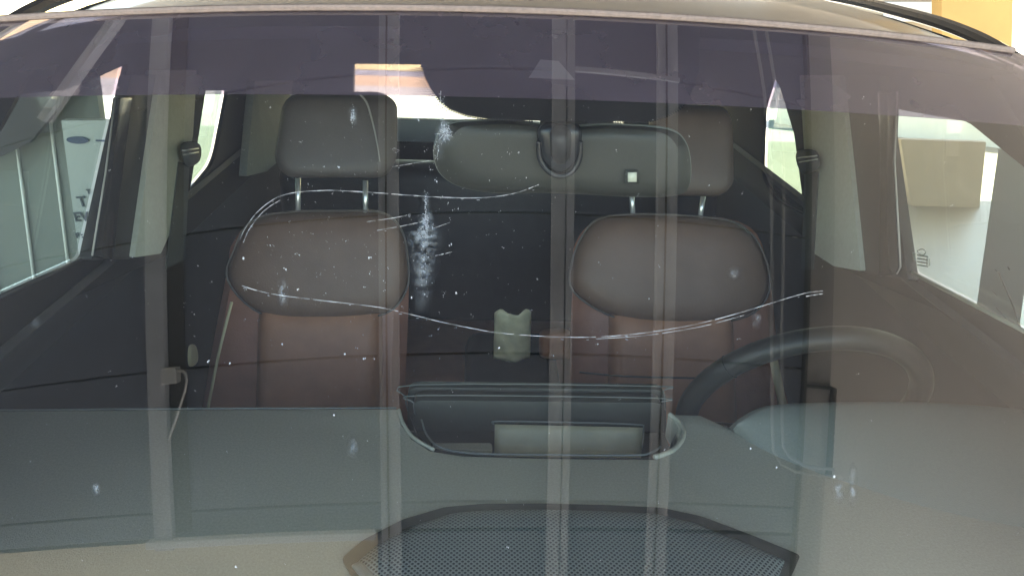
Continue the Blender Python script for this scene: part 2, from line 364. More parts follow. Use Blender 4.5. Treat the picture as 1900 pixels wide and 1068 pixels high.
textobj('T', PY(164, 356, 2.53), .022, 'ink', bd, name='lettering', tilt=-4)
textobj('F :', PY(147, 437, 2.53), .026, 'ink', bd, name='lettering', tilt=-4)
# white post near the right window
po = thing('white_post', (1.28, 1.6, 0), 'scuffed white post standing close to the right front window', 'post')
addplate('post_shaft', [[PX(1876, 278, 1.15), PX(1960, 278, 1.15), PX(1905, 690, 1.15), PX(1817, 690, 1.15)]], YA, ZA, .06, 'white', po)
pb = [PX(1817, 690, 1.15), PX(1905, 690, 1.15)]
link('post_base', box(1.12, 1.18, pb[0].y - .12, pb[0].y + .1, 0, pb[0].z + .02), 'white', po, smooth=False)
for (a, b, r) in (((1853, 505), (1877, 560), .0035), ((1877, 560), (1893, 605), .004), ((1838, 535), (1850, 548), .0015), ((1848, 570), (1866, 590), .0015), ((1870, 495), (1873, 500), .003), ((1846, 500), (1850, 503), .002)):
    link('scuff', tube([PX(*a, 1.115), PX(*b, 1.115)], lambda t, r=r: r * (.3 + .7 * math.sin(math.pi * min(max(t, .05), .95))), 5), 'scuff', po)
# low white wall and brown panel for a reflected door far beyond the right window
lw = thing('low_white_wall', (6, 9, 0), 'long low white wall across the floor beyond the right window', 'wall')
a, b = PZ(1440, 225, 0), PZ(1900, 275, 0); dv = (b - a).normalized(); b += dv * 6; nv = Vector((-dv.y, dv.x, 0)) * .15
addplate('wall_body', [[a - nv, b - nv, b + nv, a + nv]], XA, YA, .5, 'white', lw, shift=.25)
bs = thing('brown_screen', (3.9, 5.5, 0), 'brown upright screen on the floor beyond the right window', 'screen')
addplate('screen_panel', [[PY(1690, 397, 5.5), PY(1812, 401, 5.5), PY(1826, 262, 5.5), PY(1668, 257, 5.5)]], XA, ZA, .05, 'brown', bs)  # panel added as the floor's reflection of a brown door
# buildings behind
yb = thing('yellow_building', (9, 14, 0), 'yellow rendered building past the roof at top right', 'building')
y0 = 13.0
addplate('wall', [[PY(1738, 150, y0), PY(1738, -420, y0), PY(1877, -420, y0), PY(1866, 150, y0)]], XA, ZA, .3, 'yellow', yb)
cb = thing('cream_building', (6, 14, 0), 'cream rendered building with a framed bay, left of the yellow one', 'building')
y1 = 14.2
addplate('wall', [[PY(1500, 120, y1), PY(1500, -420, y1), PY(1742, -420, y1), PY(1742, 120, y1)]], XA, ZA, .3, 'cream', cb)
addplate('bay_panel', [[PY(1640, 40, y1 - .2), PY(1640, 4, y1 - .2), PY(1736, 4, y1 - .2), PY(1736, 40, y1 - .2)]], XA, ZA, .06, 'board', cb)

# ================================================================== CAR
car = thing('car', (0, 2.0, 0), 'dark car with a cracked windscreen, brown leather seats and grey dashboard', 'car')
def part(name, me, m, parent=None, smooth=True, sharp=35):
    o = link(name, me, m, parent or car, smooth)
    if smooth and sharp: autosmooth(o, sharp)
    return o
# --- body shell below the glass (mostly out of the frame)
part('bonnet', grid(lambda u, v: Vector((-.86 + 1.72 * u, -.85 + 1.02 * v + .14 * (2 * u - 1) ** 2 * v, .93 + .13 * v - .10 * (2 * u - 1) ** 4 - .10 * (1 - v) ** 3)), 24, 16, .01), 'paint')
part('front_end', box(-.84, .84, -.98, -.86, .25, .82, .05), 'paint')
part('cowl', grid(lambda u, v: ws(-.80 + 1.6 * u, -.02 - .05 * v) + Vector((0, -.02 * v, -.01 - .02 * v)), 24, 3, .004), 'black')
for s in (-1, 1):
    for yy in (-.3, 2.45):
        wh = part('wheel', tube([(s * .70, yy, .34), (s * .72, yy, .34), (s * .90, yy, .34), (s * .92, yy, .34)], lambda t: .34 if .2 < t < .8 else .31, 32), 'black', sharp=50)
        link('rim', tube([(s * .90, yy, .34), (s * .925, yy, .34)], .2, 24), 'rail', wh)
    part('body_side', box(s * .87, s * .95, -.88, 3.1, .22, 1.03, .03), 'paint')
    # door card under the windows
    prof = [(.705, 1.215), (.725, 1.20), (.76, 1.15), (.835, 1.06), (.845, .9), (.845, .35)]
    part('door_card', grid(lambda u, v: (lambda q, i: Vector((s * (prof[i][0] + (prof[i + 1][0] - prof[i][0]) * q), .45 + 2.5 * u, prof[i][1] + (prof[i + 1][1] - prof[i][1]) * q)))(v * 5 - int(min(v * 5, 4.999)), int(min(v * 5, 4.999))), 8, 5, .012 ), 'doorc')
# side wall with two window openings
def sidewall(s, front, rear):
    X = .72 * s
    outer = [Vector((X, .60, 1.205)), Vector((X, 1.1, 1.19)), Vector((X, 1.45, 1.12)), Vector((X, 3.0, 1.10)), Vector((X, 2.95, 1.56)), Vector((X, 1.05, 1.585)), Vector((X, .93, 1.55))]
    return addplate('window_frame', [outer, front, rear], YA, ZA, .012, 'frame', car, bevel=.003, shift=.0)
fR = rnd([PX(1640, 198, .72), PX(1692, 503, .72), PX(1900, 612, .72), PX(1985, 655, .72), PX(1935, 335, .72), PX(1800, 226, .72)], [.01, .015, 0, .02, .02, .02])
rR = rnd([PX(1437, 143, .72), PX(1420, 200, .72), PX(1415, 325, .72), PX(1440, 372, .72), PX(1497, 400, .72), PX(1477, 250, .72), PX(1450, 160, .72)], [0, .01, .05, .05, 0, 0, 0])
fL = rnd([PX(232, 119, -.72), PX(152, 478, -.72), PX(0, 547, -.72), PX(-90, 588, -.72), PX(-90, 190, -.72), PX(0, 179, -.72), PX(120, 166, -.72), PX(165, 149, -.72)], [.008, .015, 0, .02, .02, 0, 0, 0])
rL = rnd([PX(378, 168, -.72), PX(420, 168, -.72), PX(395, 300, -.72), PX(348, 357, -.72)], [0, .01, .05, 0])
sidewall(1, fR, rR); sidewall(-1, fL, rL)
for s, f, r in ((1, fR, rR), (-1, fL, rL)):
    addplate('window', [f], YA, ZA, .003, 'sideglass', car, shift=.012 * s)
    addplate('window', [r], YA, ZA, .003, 'privacy', car, shift=.012 * s)
# etched marks on the right front glass
em = []
for k in range(4): em.append(plate([[PX(1702, 472 + 6 * k, .705), PX(1722, 475 + 6 * k, .705), PX(1722, 477.5 + 6 * k, .705), PX(1702, 474.5 + 6 * k, .705)]], YA, ZA, .0008))
em.append(tube(catmull([PX(1702, 466, .705), PX(1712, 462, .705), PX(1718, 468, .705), PX(1711, 473, .705)], 4), .0008, 5, True))
em.append(plate([[PX(1693, 468, .705), PX(1698, 469, .705), PX(1698, 484, .705), PX(1693, 483, .705)]], YA, ZA, .0008))
em.append(tube([PX(1720, 478, .705), PX(1720, 492, .705)], .0011, 5)); em.append(tube([PX(1725, 480, .705), PX(1725, 493, .705)], .0011, 5))
M['etch'] = mat('etched print', (.22, .23, .20), .8)
part('etched_mark', joinm(*em), 'etch', smooth=False)
# sill highlight strips
link('sill_strip', tube([PX(1693, 506, .70), PX(1902, 615, .70), PX(1960, 645, .70)], .0035), 'trim', car)
link('sill_strip', tube([PX(150, 481, -.70), PX(0, 550, -.70)], .003), 'black', car)
# B pillars
def pillar(pts, X, th=.03, m='trim', name='pillar_trim', shift=0, rr=.006):
    return addplate(name, [rnd([PX(*p, X) for p in pts], rr)], YA, ZA, th, m, car, bevel=.004, shift=shift)
pillar([(1495, 140), (1572, 140), (1592, 320), (1611, 503), (1560, 494), (1522, 470), (1505, 300)], .695)
pillar([(1570, 140), (1640, 140), (1695, 520), (1612, 505), (1592, 320)], .70, .02, 'black', 'door_seal')
pillar([(285, 130), (352, 130), (345, 250), (320, 390), (284, 470), (234, 477), (258, 310)], -.695)
pillar([(232, 140), (284, 140), (257, 310), (232, 480), (157, 482)], -.70, .02, 'black', 'door_seal')
# glossy frame trims on the door seals
for pts, X in (([(1632, 170), (1665, 170), (1660, 300), (1671, 495), (1664, 508), (1634, 512), (1638, 300)], .685), ([(214, 180), (242, 180), (222, 330), (206, 483), (171, 474), (196, 320)], -.685)):
    P = [PX(*p, X) for p in pts]; o = addplate('door_trim', [rnd(P, .006)], YA, ZA, .008, 'gloss', car, bevel=.002)
    link('trim_edge', tube(P[1:-2] if X > 0 else P[1:4], .0016, 6), 'piping', o); link('trim_edge', tube([P[0], P[-1], P[-2]], .0016, 6), 'piping', o)
M['cpillar'] = mat('rear pillar cloth', (.20, .21, .19), .8, noise=.06, nscale=90)
pillar([(466, 150), (538, 150), (522, 290), (488, 318), (450, 327)], -.69, .02, 'cpillar', 'rear_pillar_trim')
# seat belts
def belt(dr, strap, X, sg):
    o = part('seat_belt', grid(lambda u, v: (lambda p, q: p + (q - p) * u)(PX(*[strap[0][i] + (strap[3][i] - strap[0][i]) * v for i in (0, 1)], X), PX(*[strap[1][i] + (strap[2][i] - strap[1][i]) * v for i in (0, 1)], X)), 4, 6, .002), 'belt')
    anc = link('belt_guide', pillow(catmull([PX(*p, X - .012 * sg) for p in dr], 5), (-sg, -.6, .2), .014, .006, 6), 'belt', o)
    for k in (.28, .48):
        a = PX(*[dr[0][i] + (dr[3][i] - dr[0][i]) * k for i in (0, 1)], X - .028 * sg); b = PX(*[dr[1][i] + (dr[2][i] - dr[1][i]) * k for i in (0, 1)], X - .028 * sg)
        link('guide_slot', tube([a, b], .0016, 6), 'chrome', o)
belt([(336, 268), (368, 266), (368, 300), (345, 308)], [(330, 300), (350, 305), (342, 480), (306, 500)], -.68, -1)
belt([(1478, 282), (1514, 280), (1520, 312), (1488, 322)], [(1494, 318), (1520, 318), (1510, 500), (1488, 500)], .68, 1)
part('belt_tag', pillow(catmull([PX(350, 642, -.66), PX(364, 642, -.66), PX(366, 672, -.66), PX(350, 678, -.66)], 4), (1, -.5, 0), .006, .004, 5), 'beige')
# headliner, floor, tailgate with rear window
part('headliner', grid(lambda u, v: Vector((-.70 + 1.4 * u, .99 + .12 * (2 * u - 1) ** 2 * .5 + 1.98 * v, 1.60 + .03 * (1 - (2 * u - 1) ** 2) - .05 * (2 * u - 1) ** 4 * .3 - .06 * v * v)), 16, 10, .015), 'liner')
part('cabin_floor', box(-.86, .86, .45, 2.95, .28, .34), 'black')
YR = 2.98
rw = rnd([PY(657, 117, YR), PY(1225, 124, YR), PY(1227, 252, YR), PY(656, 234, YR)], [.015, .03, .03, .02])
addplate('tailgate', [[Vector((-.84, YR, .3)), Vector((.84, YR, .3)), Vector((.76, YR, 1.57)), Vector((-.76, YR, 1.57))], rw], XA, ZA, .06, 'black', car, bevel=.004)
addplate('rear_window', [rw], XA, ZA, .004, 'rearglass', car, shift=-.012)
link('rear_sill', box(-.55, .55, YR - .07, YR - .035, 1.02, PY(770, 221, YR - .07).z, .006), 'white', car)
rs = part('rear_seat', box(-.66, .66, 2.10, 2.24, .55, 1.14, .05), 'black')
part('rear_seat_base', box(-.66, .66, 1.72, 2.12, .45, .66, .05), 'leatherd')
for px0, px1 in ((1005, 1140), (1160, 1250)):
    part('rear_headrest', pillow(rnd([PY(px0, 130, 2.3), PY(px1, 133, 2.3), PY(px1 - 4, 270, 2.3), PY(px0 - 4, 270, 2.3)], .05), (0, -1, .1), .05, .03, 7), 'black')
# --- front seats
def PS(px, py, Y):
    """point on the reclined plane of a seat back: Y at z = 1.30, leaning"""
    d = ray(px, py); k = .40; t = (Y + k * (CAM.z - 1.30)) / (d.y - k * d.z); return CAM + d * t
def seat(up, low, inner, head, side, crease, posts, Y, mhead, mup, seatx):
    o = part('front_seat', pillow(catmull([PS(*p, Y + .05) for p in low], 5), (0, -1, .22), .05, .09, 8, 2.6, .35), 'leatherd')
    pnl = link('seat_panel', pillow(rnd([PS(*p, Y) for p in inner], .03), (0, -1, .2), .035, .05, 8, 2.6, .5), 'leather', o)
    link('shoulder_pad', pillow(catmull([PS(*p, Y) for p in up], 5), (0, -1, .22), .045, .10, 10, 2.5, .3), mup, o)
    link('shoulder_piping', tube([p + Vector((0, -.004, 0)) for p in catmull([PS(*p, Y - .006) for p in up], 5)], .0022, 6, True), 'piping2', o)
    hd = link('headrest', pillow(rnd([PS(*p, Y - .03) for p in head], .045), (0, -1, .12), .045, .07, 9, 3.0, .4), mhead, o)
    for a, b in posts: link('headrest_post', tube([PS(*a, Y - .005), PS(*b, Y - .005)], .0055, 10), 'chrome', o)
    if seatx < 0: link('bolster_piping', tube(catmull([PS(430, 560, Y - .06), PS(405, 660, Y - .06), PS(386, 757, Y - .06)], 5, False), .003), 'beige', o)  # beige tube painting the light line along the bolster edge
    if crease: link('headrest_piping', tube(catmull([PS(*p, Y - .082) for p in crease], 6, False), lambda t: .0025 * (1 - .6 * t)), 'piping', o)
    if seatx > 0: link('seat_seam', tube(catmull([PS(1075, 690, Y - .042), PS(1150, 697, Y - .05), PS(1235, 700, Y - .052), PS(1360, 702, Y - .05)], 5, False), .002), 'piping2', o)
    link('seat_cushion', box(seatx - .25, seatx + .25, 1.05, 1.6, .45, .64, .06), 'leather', o)
    return o
seat([(424, 520), (436, 460), (468, 408), (540, 392), (640, 390), (710, 394), (745, 425), (757, 480), (755, 535), (715, 580), (610, 592), (490, 582)],
     [(422, 500), (432, 450), (480, 405), (600, 396), (720, 402), (755, 460), (758, 560), (752, 700), (745, 860), (560, 880), (340, 880), (372, 770), (395, 640)],
     [(480, 560), (710, 560), (708, 880), (470, 880)],
     [(526, 172), (708, 170), (738, 190), (736, 300), (715, 330), (530, 330), (508, 298)], None,
     [(662, 170), (680, 190), (692, 230), (700, 268), (705, 300)], [((553, 330), (553, 392)), ((678, 335), (678, 396))], 1.55, 'headl', 'leatheru', -.42)
seat([(1064, 540), (1062, 480), (1085, 428), (1120, 402), (1200, 396), (1330, 404), (1385, 424), (1418, 475), (1426, 540), (1385, 585), (1280, 600), (1150, 590)],
     [(1062, 530), (1068, 450), (1120, 405), (1250, 398), (1390, 420), (1428, 520), (1446, 680), (1470, 780), (1480, 880), (1250, 890), (1066, 880), (1058, 700)],
     [(1130, 566), (1360, 570), (1372, 880), (1126, 880)],
     [(1205, 200), (1255, 194), (1345, 198), (1358, 220), (1360, 345), (1335, 365), (1215, 362), (1205, 330)], None,
     None, [((1172, 350), (1174, 398)), ((1305, 362), (1299, 404))], 1.55, 'leatherh', 'leatheru', .39)
link('seat_edge_trim', tube([PY(1434, 660, 1.30), PY(1454, 760, 1.26)], .009), 'beige', car)
# console armrest with the cream bag on it
part('centre_console', box(-.10, .16, .98, 1.95, .36, .70, .04), 'black')
part('armrest', pillow(rnd([PY(1000, 616, 1.68), PY(1060, 610, 1.68), PY(1064, 668, 1.68), PY(1000, 664, 1.68)], .02), (0, -1, .3), .03, .10, 7), 'skin')
bag = grid(lambda u, v: None or PY(918 + 67 * u - 2 * (1 - v), 664 - (86 + 7 * max(0, math.sin(u * 9.4)) * v ** 6) * v, 1.62) + Vector((0, .006 * math.sin(9 * u + 5 * v) * math.sin(7 * v + 2 * u) - .015 * math.sin(math.pi * u), 0)), 14, 14, .002)
M['bagm'] = mat('cream plastic', (.95, .80, .46), .4, noise=.15, nscale=35)
tag(link('plastic_bag', bag, 'bagm'), 'small crumpled cream plastic bag between the front seats', 'bag')

# --- dashboard
ZD = 1.05
dash_out = [Vector((-.83, .995, ZD)), PZ(0, 760, ZD), PZ(400, 757, ZD), PZ(738, 756, ZD),
            PZ(746, 785, ZD), PZ(765, 812, ZD), PZ(800, 834, ZD), PZ(860, 843, ZD), PZ(1000, 847, ZD), PZ(1130, 849, ZD), PZ(1215, 849, ZD), PZ(1245, 836, ZD), PZ(1258, 812, ZD), PZ(1256, 790, ZD),
            PZ(1240, 766, ZD), PZ(1300, 768, ZD), PZ(1365, 797, ZD), PZ(1400, 770, ZD), PZ(1700, 755, ZD), Vector((.83, 1.0, ZD))]
dl, dr_ = dash_out[0], dash_out[-1]
dash_out += [Vector((.83, .44, ZD)), Vector((.6, .30, ZD)), Vector((.3, .24, ZD)), Vector((0, .22, ZD)), Vector((-.3, .24, ZD)), Vector((-.6, .30, ZD)), Vector((-.83, .44, ZD))]
dash = addplate('dashboard', [dash_out], XA, YA, .05, 'dash', car, bevel=.006, shift=-.025)
link('dash_front', box(-.72, .72, .42, .86, .60, .985, .03), 'tray', dash)
# lip round the tray opening
lip = [PZ(1240, 766, ZD), PZ(1256, 790, ZD), PZ(1258, 812, ZD), PZ(1245, 836, ZD), PZ(1215, 849, ZD), PZ(1130, 849, ZD), PZ(1000, 847, ZD), PZ(860, 843, ZD), PZ(800, 834, ZD), PZ(765, 812, ZD), PZ(746, 785, ZD), PZ(738, 756, ZD)]
link('dash_edge', tube([Vector((-.83, .995, ZD - .002)), PZ(0, 760.5, ZD - .002), PZ(400, 757.5, ZD - .002), PZ(735, 756.5, ZD - .002)], .0016, 6), 'edge', dash)  # tube added to draw the highlight along the dash's rear edge
# storage tray
tr = part('storage_tray', box(-.20, .26, .86, 1.06, .952, .965), 'tray')
ytb = 1.07
back = rnd([PY(757, 712, ytb), PY(1233, 717, ytb), PY(1236, 840, ytb), PY(757, 840, ytb)], [.02, .02, 0, 0])
link('tray_back', plate([back], XA, ZA, .02, .004), 'tray', tr)
back2 = rnd([PY(768, 733, ytb - .03), PY(1226, 738, ytb - .03), PY(1228, 790, ytb - .03), PY(768, 790, ytb - .03)], [.015, .015, 0, 0])
link('tray_back', plate([back2], XA, ZA, .03, .005), 'tray', tr)
for pts, y in (([(757, 762), (754, 738), (775, 713), (1215, 716), (1231, 725), (1234, 760)], ytb - .012), ([(770, 768), (768, 747), (784, 733), (1215, 738), (1227, 745)], ytb - .047)):
    link('tray_edge', tube(catmull([PY(*p, y) for p in pts], 4, False), .0011, 6), 'edge', tr)
rim = catmull([PZ(*p, ZD - .004) for p in ((782, 778), (792, 806), (815, 828), (870, 840), (1000, 843), (1170, 844), (1205, 840), (1226, 828))], 6, False)
link('tray_rim', tube(rim, .0016, 6), 'edge', tr)
wall_ = [(760, 770), (775, 805), (800, 830), (860, 843), (1000, 847), (1215, 849), (1245, 836), (1256, 800)]
link('tray_wall', grid(lambda u, v: (lambda P: P + Vector((0, 0, -.088 * v)) - Vector((P.x - .03, P.y - .95, 0)) * .12 * v)((lambda i: (PZ(*wall_[int(min(i, 6))], ZD - .006).lerp(PZ(*wall_[int(min(i, 6)) + 1], ZD - .006), i - int(min(i, 6)))))(u * 7)), 35, 4), 'tray', tr)
ZB = .985
binp = [(918, 780), (1190, 787), (1200, 800), (1192, 846), (915, 844)]
bo = link('tray_bin', grid(lambda u, v: (lambda p: p + Vector((0, .012 * (1 - abs(2 * u - 1) ** 6) * (v - .0) * 0, -.030 * math.sin(math.pi * min(v * .9 + .05, 1)))))(PZ(918 + 275 * u, (782 + 6 * u) * (1 - v) + 856 * v, ZB + .03 * (1 - v))), 20, 12, .002), 'trayin', tr)
link('bin_edge', tube(catmull([PZ(*p, ZB + .032) for p in ((916, 786), (925, 781), (1060, 783), (1180, 787), (1194, 794), (1191, 830))], 4, False), .0013, 6), 'edge', tr)
link('tray_shelf', plate([rnd([PZ(800, 824, .99), PZ(912, 824, .99), PZ(914, 838, .99), PZ(820, 836, .99)], .006)], XA, YA, .006, .001), 'dash', tr)
# side cheeks of the tray opening
link('tray_cheek', tube(catmull([PZ(1242, 768, ZD + .002), PZ(1262, 785, ZD), PZ(1268, 808, ZD), PZ(1250, 834, ZD), PZ(1214, 848, ZD)], 6, False), .004, 8), 'dash', tr)
link('tray_cheek', tube(catmull([PZ(740, 760, ZD - .002), PZ(748, 785, ZD - .002), PZ(768, 812, ZD - .002), PZ(805, 834, ZD - .002)], 6, False), .003, 8), 'dash', tr)
# speaker grille
def grillemat():
    m = mat('speaker grille', (.07, .08, .077), .4); n = m.node_tree.nodes; l = m.node_tree.links; b = n['Principled BSDF']
    tc = n.new('ShaderNodeTexCoord'); mp = n.new('ShaderNodeMapping'); mp.inputs['Rotation'].default_value = (0, 0, rad(45)); mp.inputs['Scale'].default_value = (1, 1, 0)
    v = n.new('ShaderNodeTexVoronoi'); v.inputs['Scale'].default_value = 205; v.inputs['Randomness'].default_value = 0; v.voronoi_dimensions = '2D'
    l.new(tc.outputs['Object'], mp.inputs['Vector']); l.new(mp.outputs[0], v.inputs['Vector'])
    r = n.new('ShaderNodeValToRGB'); r.color_ramp.elements[0].position = .26; r.color_ramp.elements[0].color = (.006, .007, .007, 1); r.color_ramp.elements[1].position = .40; r.color_ramp.elements[1].color = (.22, .25, .235, 1)
    l.new(v.outputs['Distance'], r.inputs[0]); l.new(r.outputs[0], b.inputs['Base Color'])
    bp = n.new('ShaderNodeBump'); bp.inputs['Strength'].default_value = .7; bp.inputs['Distance'].default_value = .0015; l.new(v.outputs['Distance'], bp.inputs['Height']); l.new(bp.outputs[0], b.inputs['Normal'])
    return m
M['grille'] = grillemat()
gp = [(652, 1046), (690, 1012), (760, 974), (835, 951), (900, 945), (1000, 944), (1120, 947), (1220, 952), (1290, 968), (1380, 1003), (1466, 1040), (1445, 1090), (1380, 1180), (1050, 1230), (740, 1180)]
go = rnd([PZ(*p, ZD + .001) for p in gp], .006)
groove = part('speaker_surround', plate([rnd([PZ(px + (px - 1050) * .045, py - 9 if py < 1100 else py + 20, ZD + .001) for px, py in gp], .006)], XA, YA, .004, .001), 'tray')
link('speaker_grille', pillow(go, (0, 0, 1), .012, .002, 14, 1.6, .72, centre=PZ(1050, 1070, ZD + .001)), 'grille', groove)
link('grille_rim', tube(go, .0016, 6, True), 'edge', groove)
link('grille_end', pillow(rnd([PZ(648, 1048, ZD + .002), PZ(668, 1040, ZD + .002), PZ(705, 1075, ZD + .002), PZ(680, 1085, ZD + .002)], .006), (0, 0, 1), .006, .002, 5), 'edge', groove)
# instrument hood
hp = [PZ(1360, 797, 1.062), PZ(1385, 776, 1.08), PZ(1425, 757, 1.094), PZ(1500, 750, 1.10), PZ(1600, 748, 1.10), PZ(1700, 748, 1.10), PZ(1800, 754, 1.10), PZ(1890, 761, 1.098), PZ(1985, 778, 1.085),
      PZ(2040, 880, 1.056), PZ(1990, 960, 1.05), PZ(1860, 975, 1.05), PZ(1740, 952, 1.05), PZ(1600, 905, 1.05), PZ(1480, 862, 1.05), PZ(1415, 832, 1.054)]
hbk = [PZ(*p) for p in ((1358, 797, 1.062), (1385, 774, 1.08), (1425, 756, 1.094), (1500, 750, 1.10), (1600, 748, 1.10), (1700, 748, 1.10), (1800, 753, 1.10), (1890, 761, 1.098), (1985, 776, 1.088), (2060, 800, 1.07))]
hft = [PZ(*p, 1.049) for p in ((1362, 802), (1392, 822), (1432, 843), (1500, 872), (1600, 906), (1700, 938), (1800, 962), (1890, 980), (1985, 995), (2060, 1005))]
hbk, hft = catmull(hbk, 4, False), catmull(hft, 4, False)
def hoodp(u, v):
    k = u * (len(hbk) - 1); i = min(int(k), len(hbk) - 2); f = k - i
    b = hbk[i].lerp(hbk[i + 1], f); a = hft[i].lerp(hft[i + 1], f)
    if v > .8: w_ = (v - .8) / .2; return b + Vector((0, .03 * math.sin(w_ * math.pi / 2), -.06 * (1 - math.cos(w_ * math.pi / 2))))
    v /= .8; p = a.lerp(b, v); p.z = a.z + (b.z - a.z) * math.sin(v * math.pi / 2) ** .9; return p
hood = part('instrument_hood', grid(hoodp, 36, 24), 'hood', sharp=70)
def hoodz(px, py, dz=.0): return PZ(px, py, 1.085)
for pts, r in (([(1428, 800), (1428, 830), (1440, 852), (1470, 868), (1540, 877)], .0016), ([(1445, 790), (1446, 822), (1460, 845), (1490, 858), (1542, 866)], .0013)):
    pass
# steering wheel
cw = Vector((.476, 1.03, 1.04)); tl = rad(24); u_ = Vector((1, 0, 0)); v_ = Vector((0, -math.sin(tl), math.cos(tl)))
RW = .19
rimc = [cw + RW * (math.cos(t) * u_ + math.sin(t) * v_) for t in [2 * math.pi * k / 72 for k in range(72)]]
sw = part('steering_wheel', tube(rimc, .0185, 14, True), 'wheel')
nn = u_.cross(v_)
link('wheel_hub', pillow([cw + Vector((0, .03, -.075)) + .05 * (math.cos(t) * u_ * 1.2 + math.sin(t) * v_) for t in [2 * math.pi * k / 24 for k in range(24)]], -nn, .03, .03, 6), 'wheel', sw)
for a in (205, 335, 270): link('spoke', tube([cw + Vector((0, .02, -.06)) + .04 * (math.cos(rad(a)) * u_ + math.sin(rad(a)) * v_), cw + .175 * (math.cos(rad(a)) * u_ + math.sin(rad(a)) * v_)], .016, 8), 'wheel', sw)
for a in (143, 146): link('rim_stitch', tube([cw + RW * (math.cos(rad(a)) * u_ + math.sin(rad(a)) * v_) + .0188 * (math.cos(t) * (math.cos(rad(a)) * u_ + math.sin(rad(a)) * v_) + math.sin(t) * nn) for t in [2 * math.pi * k / 20 for k in range(20)]], .0009, 5, True), 'black', sw) if a == 143 else None
# rear-view mirror
YM = .862
mo = catmull([PY(*p, YM) for p in ((806, 290), (812, 255), (835, 231), (885, 225), (960, 226), (1010, 236), (1045, 240), (1090, 234), (1160, 233), (1240, 241), (1270, 262), (1281, 300), (1278, 345), (1255, 362), (1180, 365), (1040, 358), (930, 358), (860, 348), (820, 325))], 5)
mir = part('rear_view_mirror', pillow(mo, (0, -1, .25), .022, .012, 9, 2.6, .45), 'mirror')
link('mirror_bezel', tube([p + Vector((0, .004, 0)) for p in mo], .0017, 6, True), 'edge', mir)  # pale tube painting the rim highlights on the mirror's edge
lab = link('mirror_label', plate([[PY(1165, 320, YM - .026), PY(1181, 320, YM - .026), PY(1181, 337, YM - .026), PY(1165, 337, YM - .026)]], XA, ZA, .002), 'label', mir)
link('sensor_recess', plate([rnd([PY(1160, 316, YM - .0245), PY(1185, 316, YM - .0245), PY(1187, 341, YM - .0245), PY(1158, 341, YM - .0245)], .002)], XA, ZA, .002), 'tray', mir)
link('mirror_stem', tube([PY(1040, 250, .80), PY(1040, 290, .838), PY(1040, 300, .87)], .012, 12), 'black', mir)
ub = catmull([PY(*p, .832) for p in ((1000, 262), (1002, 295), (1018, 318), (1040, 327), (1062, 318), (1075, 295), (1077, 262))], 6, False)
link('mirror_mount', tube(ub, .0032, 8), 'gloss', mir)
link('mount_cap', pillow(rnd([PY(994, 226, .835), PY(1082, 226, .835), PY(1076, 300, .835), PY(1040, 330, .835), PY(1000, 300, .835)], .016), (0, -1, .2), .008, .01, 6), 'gloss', mir)

# --- roof
def roofp(u, v):
    X = -.635 + 1.27 * u; p = ws(X, 1.0); t = v * 1.95
    return Vector((X, p.y + .006 + t, p.z + .004 + .058 * (1 - math.exp(-t / .38)) - .06 * (t / 1.95) ** 2 - .02 * abs(2 * u - 1) ** 5))
part('roof_panel', grid(roofp, 30, 24, .004), 'paint')
def sidep(s):
    def f(u, v):
        t = -.02 + v * 1.97; e = ws(.648 * s, 1.0); b = Vector((.642 * s, e.y + t, roofp(1 if s > 0 else 0, max(v, 0)).z - .004)); return b + Vector((s * (.004 + .13 * u), .02 * u, -.012 * u - .10 * u * u))
    return f
for s in (-1, 1):
    part('roof_side', grid(sidep(s), 8, 24, .004), 'paint')
    part('roof_ditch', tube([roofp(1 if s > 0 else 0, k / 12) + Vector((s * .008, 0, -.004)) for k in range(13)], .005, 6), 'seam')
    rl = [(.78 * s, 1.16, 1.585), (.775 * s, 1.30, 1.615), (.77 * s, 1.5, 1.634), (.765 * s, 1.9, 1.648), (.76 * s, 2.5, 1.635), (.75 * s, 2.8, 1.58)]
    part('roof_rail', tube(catmull(rl, 6, False), .011, 8), 'gloss')
part('roof_seal', tube([ws(-.70 + 1.335 * k / 40, 1.0) + Vector((0, -.001, .003)) for k in range(41)], .0042, 8), 'seal')
# A pillars
for s in (-1, 1):
    part('a_pillar', grid(lambda u, v: ws(s * (.80 - .075 * v), v) + Vector((s * (.002 + .10 * u), .07 * u * u, -.012 * u - .02 * u)), 5, 14, .01), 'paint')

for s in (-1, 1):
    part('a_pillar_trim', grid(lambda u, v: ws(s * (.645 + .10 * u), .74 + .26 * v) + Vector((0, .012, -.014)) + Vector((0, .10 * (1 - u) ** 2 * .3, -.02 * (1 - u))), 6, 10, .008), 'black')
# --- windscreen
wsx = lambda s: .80 - .07 * s
wsc = part('windscreen', grid(lambda u, v: ws((2 * u - 1) * wsx(v), v), 48, 40), 'windscreen', sharp=0)
NI = -.0025
part_ = lambda name, me, m, smooth=True: link(name, me, m, wsc, smooth)
SB = .843
part_('shade_band', grid(lambda u, v: (lambda X, s: ws(X, s) + wsn(X, s) * -.0015)((2 * u - 1) * .735, SB + (1 - SB) * v), 40, 8), 'band')
